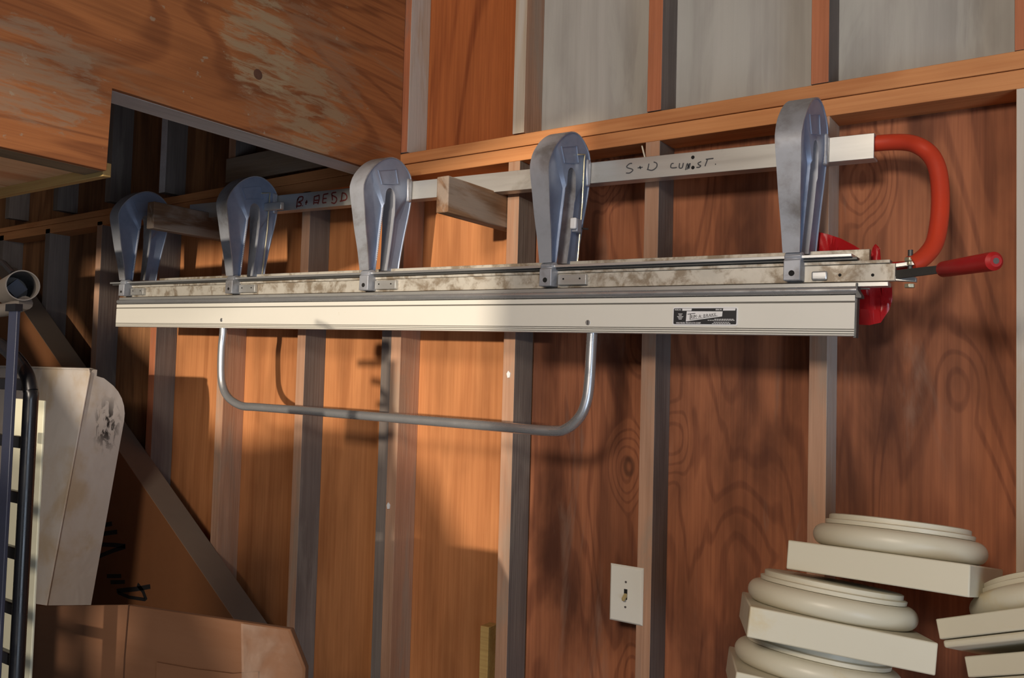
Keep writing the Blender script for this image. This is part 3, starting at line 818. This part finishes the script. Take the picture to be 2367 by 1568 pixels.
# lever with red grip
q0, q1, q2 = at(2066, 636, Y=-.262), at(2180, 623, Y=-.33), at(2299, 604, Y=-.45)
q0, q1, q2 = [Vector(L(*q)) for q in (q0, q1, q2)]
bm = bmesh.new(); d = (q1 + (q2 - q1) * .2) - q0; s2 = Vector((0, 0, .0085)); t2 = d.cross(s2).normalized() * .0025
vs = [bm.verts.new(q0 + (0 if i < 4 else 1) * d + a * s2 * (1 if i < 4 else .8) + b * t2) for i, (a, b) in enumerate([(1, 1), (1, -1), (-1, -1), (-1, 1)] * 2)]
for f in ((0, 1, 2, 3), (7, 6, 5, 4), (0, 4, 5, 1), (1, 5, 6, 2), (2, 6, 7, 3), (3, 7, 4, 0)): bm.faces.new([vs[i] for i in f])
lever = new('lever', bm, M['steel_dark'], brake, bevel=.001); lever['label'] = 'flat steel lever with red grip'
bm = bmesh.new(); dd = (q2 - q1)
add_tube(bm, [q1 - dd * .01, q1 + dd * .02, q1 + dd * .5, q1 + dd * .93, q1 + dd * 1.0, q1 + dd * 1.035], [.0115, .0140, .0148, .0155, .0150, .0095], 20)
new('grip', bm, M['red_grip'], lever)['label'] = 'red rubber grip'
bm = bmesh.new(); add_tube(bm, [q1 + dd * 1.034, q1 + dd * 1.037], .005, 12); new('grip_end', bm, M['grey_metal'], lever)
# pivot bolt with two nuts
pb = L(*at(2104, 636, Y=-.262))
bm = bmesh.new(); add_tube(bm, [(pb[0], pb[1], pb[2] + .047), (pb[0], pb[1], pb[2] - .012)], .0045, 12); bolt = new('pivot_bolt', bm, M['steel_dark'], brake)
for z, r_ in ((.0175, .0105), (.0255, .0105), (-.024, .0095)):
    bm = bmesh.new(); add_tube(bm, [(pb[0], pb[1], pb[2] + z), (pb[0], pb[1], pb[2] + z + .0072)], r_, 6)
    for f in bm.faces: f.smooth = False
    new('hex_nut', bm, M['bolt'], bolt, bevel=.0008)

# ------------------------------------------------------------------ red plastic bag behind the rails
def bag():
    ol = [(1888, 536), (1912, 541), (1945, 552), (1972, 566), (1995, 580), (2012, 592), (2018, 588), (2018, 570), (2024, 564), (2034, 574), (2036, 598), (2042, 640), (2062, 664), (2063, 692), (2056, 716), (2036, 746), (2010, 752),
          (1988, 751), (1950, 735), (1935, 660), (1910, 610), (1889, 600)]
    YQ = -.150
    P = [at(a, b, Y=YQ) for a, b in ol]; P = [(p.x, p.z) for p in P]
    bm = bmesh.new(); f = bm.faces.new([bm.verts.new((x, YQ, z)) for x, z in P])
    bmesh.ops.triangulate(bm, faces=[f]); bmesh.ops.subdivide_edges(bm, edges=bm.edges[:], cuts=4, use_grid_fill=True)
    bmesh.ops.triangulate(bm, faces=bm.faces[:])
    n = len(P)
    def dist(x, z):
        m = 9
        for i in range(n):
            a = Vector(P[i]); b = Vector(P[(i + 1) % n]); q = Vector((x, z)); t = max(0, min(1, (q - a).dot(b - a) / (b - a).length_squared))
            m = min(m, (a.lerp(b, t) - q).length)
        return m
    for v in bm.verts:
        d = dist(v.co.x, v.co.z); k = min(1, d / .03) ** .6
        q = Vector((v.co.x * 9, 3.3, v.co.z * 9))
        fold = abs(noise.noise(q)) * 2 + abs(noise.noise(q * 2.3)) * .8
        v.co.y += (-.028 * fold + .004) * k
        v.co.x += noise.noise(q * 1.5 + Vector((5, 0, 0))) * .004 * k
    top = bm.faces[:]
    r = bmesh.ops.duplicate(bm, geom=bm.verts[:] + bm.edges[:] + top)
    for v in [g_ for g_ in r['geom'] if isinstance(g_, bmesh.types.BMVert)]:
        d = dist(v.co.x, v.co.z); v.co.y = YQ + .026 * min(1, d / .03) ** .6
    bmesh.ops.remove_doubles(bm, verts=bm.verts, dist=.0004)
    return tag(new('plastic_bag', bm, M['bag'], origin=tuple(at(2000, 650, Y=YQ))), 'crumpled red plastic bag stuck behind the right end of the brake', 'plastic bag')
bag()

# ------------------------------------------------------------------ light switch
sw = empty('light_switch', (-.426, -.0895, 1.23)); tag(sw, 'off-white light switch with oversized plate and brass-coloured toggle on the stud', 'light switch')
bm = bmesh.new()
def frus(bm, w0, h0, w1, h1, y0, y1):
    a = [bm.verts.new((x * w0 / 2, y0, z * h0 / 2)) for x, z in ((-1, -1), (1, -1), (1, 1), (-1, 1))]
    b = [bm.verts.new((x * w1 / 2, y1, z * h1 / 2)) for x, z in ((-1, -1), (1, -1), (1, 1), (-1, 1))]
    bm.faces.new(a); bm.faces.new(b)
    for i in range(4): bm.faces.new((a[i], a[(i + 1) % 4], b[(i + 1) % 4], b[i]))
frus(bm, .089, .137, .089, .137, 0, -.002); frus(bm, .089, .137, .080, .128, -.002, -.0065)
new('wall_plate_cover', bm, M['plate_white'], sw, bevel=.0008)
bm = bmesh.new(); add_box(bm, -.0045, .0045, -.0068, -.0062, -.012, .013); new('toggle_slot', bm, M['hole'], sw)
bm = bmesh.new(); add_prism(bm, [(-.006, .003), (-.006, -.006), (-.019, -.0135), (-.021, -.0065)], 'X', -.004, .004); new('toggle', bm, M['toggle'], sw, bevel=.001)
for z in (.030, -.030):
    bm = bmesh.new(); add_tube(bm, [(0, -.0062, z), (0, -.0072, z)], .0028, 12); new('plate_screw', bm, M['grey_metal'], sw)
sb = tag(box('switch_box', -.462, -.401, -.0885, -.02, 1.18, 1.28, M['steel_dark']), 'metal electrical box hidden behind the light switch plate', 'electrical box')

# ------------------------------------------------------------------ stacked column bases
def column_base(pose, kind, label, hs=.052):
    x, y, z, yaw, rx, ry = pose
    r = empty('column_base', (x, y, z)); r.rotation_mode = 'XYZ'
    r.rotation_euler = (Matrix.Rotation(yaw, 3, 'Z') @ Matrix.Rotation(rx, 3, 'X') @ Matrix.Rotation(ry, 3, 'Y')).to_euler('XYZ')
    tag(r, label, 'column base', 'cream column bases stacked by the wall')
    h = .15
    if kind == 'plain':
        new('plinth', boxm(-h, h, -h, h, 0, hs), M['base_paint'], r, bevel=.0025)
    else:
        new('plinth', boxm(-h, h, -h, h, .014, hs), M['base_paint'], r, bevel=.002)
        new('lip', boxm(-h + .003, h - .003, -h + .003, h - .003, 0, .0125), M['base_paint'], r, bevel=.004, seg=3)
    if kind == 'under': 
        z0 = -.002; sgn = -1
    else: z0 = hs; sgn = 1
    prof = [(.128, z0)]
    for i in range(15):
        a = -PI / 2 + PI * i / 14; prof.append((.128 + .0205 * math.cos(a), z0 + sgn * (.0205 + .0205 * math.sin(a))))
    bm = bmesh.new(); add_lathe(bm, prof, 72); new('ring_moulding', bm, M['base_paint'], r)
    if kind != 'under':
        t = z0 + .041
        bm = bmesh.new(); add_lathe(bm, [(.120, t), (.1275, t + .0008), (.1285, t + .008), (.1262, t + .0092), (.1225, t + .0095)], 72)
        add_lathe(bm, [(.119, t + .0093), (.1215, t + .0095), (.1215, t + .018), (.118, t + .0195), (.09, t + .0195)], 72); new('fillet_ring', bm, M['base_paint'], r)
    return r
column_base((.2081, -.2669, 1.3873, -.0823, -.1827, -.0081), 'plain', 'cream column base on top of the left stack, tilted')
column_base((.1031, -.3382, 1.2751, .3751, -.1512, .1139), 'plain', 'cream column base second from top, with a chipped front corner')
column_base((.0766, -.3346, 1.1565, .3851, -.1492, .1268), 'plain', 'cream column base lowest in view, cut by the bottom edge')
column_base((.4918, -.2946, 1.3317, -.4193, -.25, -.369), 'lip', 'cream column base on top of the right stack, cut by the right edge', .047)
column_base((.5392, -.3001, 1.2787, -.5, -.22, -.365), 'under', 'cream column base lying upside down beneath the top one of the right stack', .047)
tb = empty('work_table', (.3, -.36, 0)); tag(tb, 'wooden table below the picture that carries the column bases', 'table')
new('table_top', boxm(-.55, .65, -.22, .22, .96, 1.0), M['plate'], tb)
for sx in (-.5, .6):
    for sy in (-.18, .18): new('leg', boxm(sx - .03, sx + .03, sy - .03, sy + .03, 0, .96), M['plate'], tb)

# ------------------------------------------------------------------ left: leaning carton
YC = -.195
a_ = at(111, 802, Y=YC); b_ = at(540, 1431, Y=YC); dr = Vector((b_.x - a_.x, b_.z - a_.z)).normalized(); nr = Vector((dr.y, -dr.x))
if nr.y > 0: nr = -nr
E0 = Vector((a_.x, a_.z)) - dr * .62; E1 = Vector((b_.x, b_.z)) + dr * .16
carton = empty('leaning_carton', (-1.9, -.15, 0)); tag(carton, 'long flat cardboard carton leaning diagonally against the studs, marked 4"', 'carton')
def put2(o, par): o.parent = par; o.matrix_parent_inverse = Matrix.Translation(-Vector(par.location)); return o
C_ = [E0, E1, E1 + nr * .62, E0 + nr * .62]
bm = bmesh.new(); A, B, fs = add_prism(bm, [tuple(c) for c in C_], 'Y', YC, -.0925)
for f in fs[2:]: f.material_index = 1
put2(new('carton_body', bm, [M['card_dark'], M['card_grey']], bevel=.002), carton)
bm = bmesh.new()
def ink2(st, wd):
    pts = [at(200 + a / 7.125, 1190 + b / 7.125, Y=YC) for a, b in st]; add_ribbon(bm, [(p.x, p.z) for p in pts], wd, YC, .0008)
ink2([(500, 1260), (830, 1225), (1050, 1185)], .016); ink2([(520, 1285), (700, 1360), (960, 1400)], .012); ink2([(840, 1150), (930, 1260), (985, 1410)], .016)
ink2([(340, 1015), (570, 1012)], .014); ink2([(400, 1115), (630, 1110)], .014)
ink2([(140, 490), (450, 500), (640, 520)], .015); ink2([(640, 530), (450, 590), (180, 700)], .015)
ink2([(250, 320), (505, 285)], .016); ink2([(250, 180), (420, 150)], .016)
put2(new('printed_marking', bm, M['black_ink']), carton)

# ------------------------------------------------------------------ white mattress
mat = empty('crib_mattress', (-2.4, -.5, 0)); tag(mat, 'stained white mattress standing on end behind the black frame', 'mattress')
ang = .142
def mprof(T=.152, H=1.75, r=.13, r2=.02):
    pts = [(0, 0), (T, 0)]
    for i in range(9):
        a = i / 8 * PI / 2; pts.append((T - r + r * math.cos(a), H - .02 - r + r * math.sin(a) + 0))
    for i in range(5):
        a = PI / 2 + i / 4 * PI / 2; pts.append((r2 + r2 * math.cos(a), H - r2 + r2 * math.sin(a)))
    return pts
bm = bmesh.new()
XM = -2.11
prof = mprof()
NX = 26
rows = []
def mloc(y, z): return (-.507 + y * math.cos(ang) + (z - 1.745) * math.sin(ang) , z * math.cos(ang) - y * math.sin(ang) + .012)
cy_, cz_ = .0625, .9
for i in range(NX + 1):
    x = -.72 + .72 * i / NX
    e = max(0, (abs(x + .36) - .335) / .025); ins = .005 * e * e
    rows.append([bm.verts.new((XM + x, *mloc(y + (ins if y < .06 else -ins) , z - (ins if z > 1 else 0)))) for y, z in prof])
np_ = len(prof)
for a, b in zip(rows, rows[1:]):
    for k in range(np_): bm.faces.new((a[k], a[(k + 1) % np_], b[(k + 1) % np_], b[k]))
bm.faces.new(rows[0]); bm.faces.new(rows[-1][::-1])
bmesh.ops.triangulate(bm, faces=[f for f in bm.faces if len(f.verts) > 4])
mo = put2(new('mattress_body', bm, M['mattress'], smooth=False), mat)
for p in mo.data.polygons: p.use_smooth = len(p.vertices) == 4
bm = bmesh.new()
def seam(x, y, z): return (XM + x, *mloc(y, z))
add_tube(bm, [seam(-.7, -.001, 1.743), seam(-.35, -.001, 1.743), seam(-.006, .001, 1.743), seam(.0, .003, 1.73), seam(.001, .003, 1.0), seam(.001, .003, .1)], .0032, 8)
put2(new('piping', bm, M['mattress']), mat)

# ------------------------------------------------------------------ near carton at the bottom left
yaw2 = .232
c0 = at(96, 1402, Y=-1.10)
near = empty('flat_carton', (c0.x, c0.y, 0), (0, 0, yaw2)); tag(near, 'flat brown cardboard carton in front, with clear tape at its right end', 'carton')
Rm = Matrix.Rotation(-yaw2, 3, 'Z')
nrm = Vector((-math.sin(yaw2), math.cos(yaw2), 0))
def onbox(px, py):
    d = M3 @ Vector(((px - IW / 2) / FPX, 1.0, (IH / 2 - py) / FPX)); t = (c0 - CAM).dot(nrm) / d.dot(nrm); p = CAM + d * t - Vector((c0.x, c0.y, 0))
    p = Rm @ p; return (p.x, p.z)
pts = [onbox(300, 1401), onbox(500, 1430), onbox(670, 1455), onbox(705, 1545)]
pL = onbox(96, 1403)
xr_ = pts[-1][0]
bm = bmesh.new(); add_prism(bm, [(-.06, 0), (xr_, 0), pts[3], pts[2], pts[1], pts[0], pL, (-.06, pL[1])], 'Y', 0, .012)
cb = new('carton_body', bm, M['card'], near, bevel=.002)
# raised flap on the left with its own top edge
bm = bmesh.new(); f0, f1, f2 = onbox(96, 1401), onbox(300, 1398), onbox(290, 1520)
add_prism(bm, [(-.06, .9), (f2[0], .9), f2, f1, f0, (-.06, f0[1])], 'Y', -.004, -.0006)
new('flap', bm, M['card'], near)
bm = bmesh.new(); g0, g1, g2 = onbox(366, 1530), onbox(540, 1556), onbox(366, 1600)
add_prism(bm, [g0, onbox(450, 1545), g1, onbox(600, 1552), onbox(600, 1700), onbox(362, 1700)], 'Y', -.0045, -.0008)
new('lower_flap', bm, M['card'], near)
bm = bmesh.new()
tp = [onbox(562, 1440), onbox(670, 1456), onbox(704, 1545), onbox(700, 1700), onbox(566, 1700)]
add_prism(bm, tp, 'Y', -.0062, -.005)
new('clear_tape', bm, M['tape'], near)

# ------------------------------------------------------------------ cream board
p = at(94, 1200, Y=-1.155)
pv = at(90, 925, Y=-1.155)
tag(box('cream_board', p.x - .15, p.x, -1.160, -1.155, 0, pv.z, M['cream_board'], origin=(p.x, -1.15, .8)), 'narrow glossy cream board standing behind the black bed frame', 'board')

# ------------------------------------------------------------------ black bed frame
YF = -1.25
fr = empty('metal_bed_frame', (at(60, 1000, Y=YF).x, YF, 0)); tag(fr, 'black metal bed frame end with ladder rungs, standing at the left edge', 'bed frame')
def F(px, py, Y=YF): return at(px, py, Y=Y)
bm = bmesh.new()
vx = F(62, 1100).x
top = F(60, 905).z
pth = [Vector((vx - .16, YF, F(20, 790).z + .06)), F(-25, 790), F(0, 797), F(30, 822), F(60, 862), F(71, 905), Vector((vx, YF, F(70, 960).z)), Vector((vx, YF, 1.3)), Vector((vx, YF, .0))]
pth = spline(pth[1:], 6)
add_tube(bm, pth, .0118, 16); put2(new('bent_tube', bm, M['black_paint']), fr)
ptz = F(40, 712, YF - .03)
xb0 = ptz.x
bm = bmesh.new(); add_box(bm, xb0 - .016, xb0 + .012, YF - .036, YF - .030, 0, ptz.z); put2(new('flat_upright', bm, M['navy_paint'], bevel=.001), fr)
for py in (889, 1022, 1150, 1281, 1411, 1531):
    z = F(45, py).z; bm = bmesh.new(); add_box(bm, vx - .13, vx - .008, YF - .006, YF + .006, z - .010, z + .010)
    put2(new('rung', bm, M['black_paint'], bevel=.002), fr)
# open tube end and its grey arm
rc = F(53, 660, YF - .01)
bm = bmesh.new()
dcam = (Vector(rc) - CAM).normalized()
ax = (dcam - cr * .20 - cu * .10).normalized()
R0, R1 = .0262, .0243
uu = ax.cross(Vector((0, 0, 1))).normalized(); vv_ = ax.cross(uu)
def ringp(r, t, n=40): return [bm.verts.new(rc + ax * t + (uu * math.cos(2 * PI * k / n) + vv_ * math.sin(2 * PI * k / n)) * r) for k in range(n)]
R_ = [ringp(R0 * 1.0, .12), ringp(R0, 0), ringp(R1, 0), ringp(R1, .11)]
for a, b in zip(R_, R_[1:]):
    for k in range(40): bm.faces.new((a[k], a[(k + 1) % 40], b[(k + 1) % 40], b[k])).smooth = False
bm.faces.new(R_[3]); bm.faces.new(R_[0])
sock = put2(new('tube_socket', bm, M['grey_metal']), fr); sock['label'] = 'open grey tube end'
bm = bmesh.new(); add_tube(bm, [rc + ax * .06, rc + ax * .1], .017, 4); put2(new('socket_core', bm, M['navy_paint']), fr)
bm = bmesh.new(); add_tube(bm, spline([F(60, 700, YF), F(30, 712, YF), F(0, 718, YF), F(-60, 722, YF)], 4), .012, 12)
put2(new('side_arm', bm, M['grey_metal']), fr)
bm = bmesh.new(); add_box(bm, xb0 - .019, xb0 + .014, YF - .040, YF - .028, ptz.z - .006, ptz.z + .006); put2(new('socket_clip', bm, M['black_paint']), fr)
bm = bmesh.new(); add_tube(bm, [F(30, 632, YF), F(8, 608, YF), F(-20, 596, YF)], .005, 8); put2(new('wire_stay', bm, M['black_paint']), fr)

# paper scraps stapled on the studs
for (px, py), lab in (((898, 1170), 'white paper scrap stuck on the doubled stud, low down'), ((1176, 866), 'white paper scrap on the grey-sided weathered stud')):
    p = at(px, py, Y=-.0905); bm = bmesh.new()
    add_prism(bm, [(p.x - .006, p.z + .002), (p.x - .001, p.z + .010), (p.x + .006, p.z + .004), (p.x + .004, p.z - .008), (p.x - .003, p.z - .009)], 'Y', -.0925, -.0892)
    tag(new('paper_scrap', bm, M['label_white'], origin=tuple(p)), lab, 'paper scrap')
# small wire by the beam
bm = bmesh.new(); add_tube(bm, spline([at(1484, 338, Y=-.095), at(1487, 350, Y=-.10), at(1491, 366, Y=-.105), at(1493, 380, Y=-.106)], 4), .002, 8)
tag(new('wire_stub', bm, M['wire']), 'short white wire poking out above the handwritten beam', 'wire')
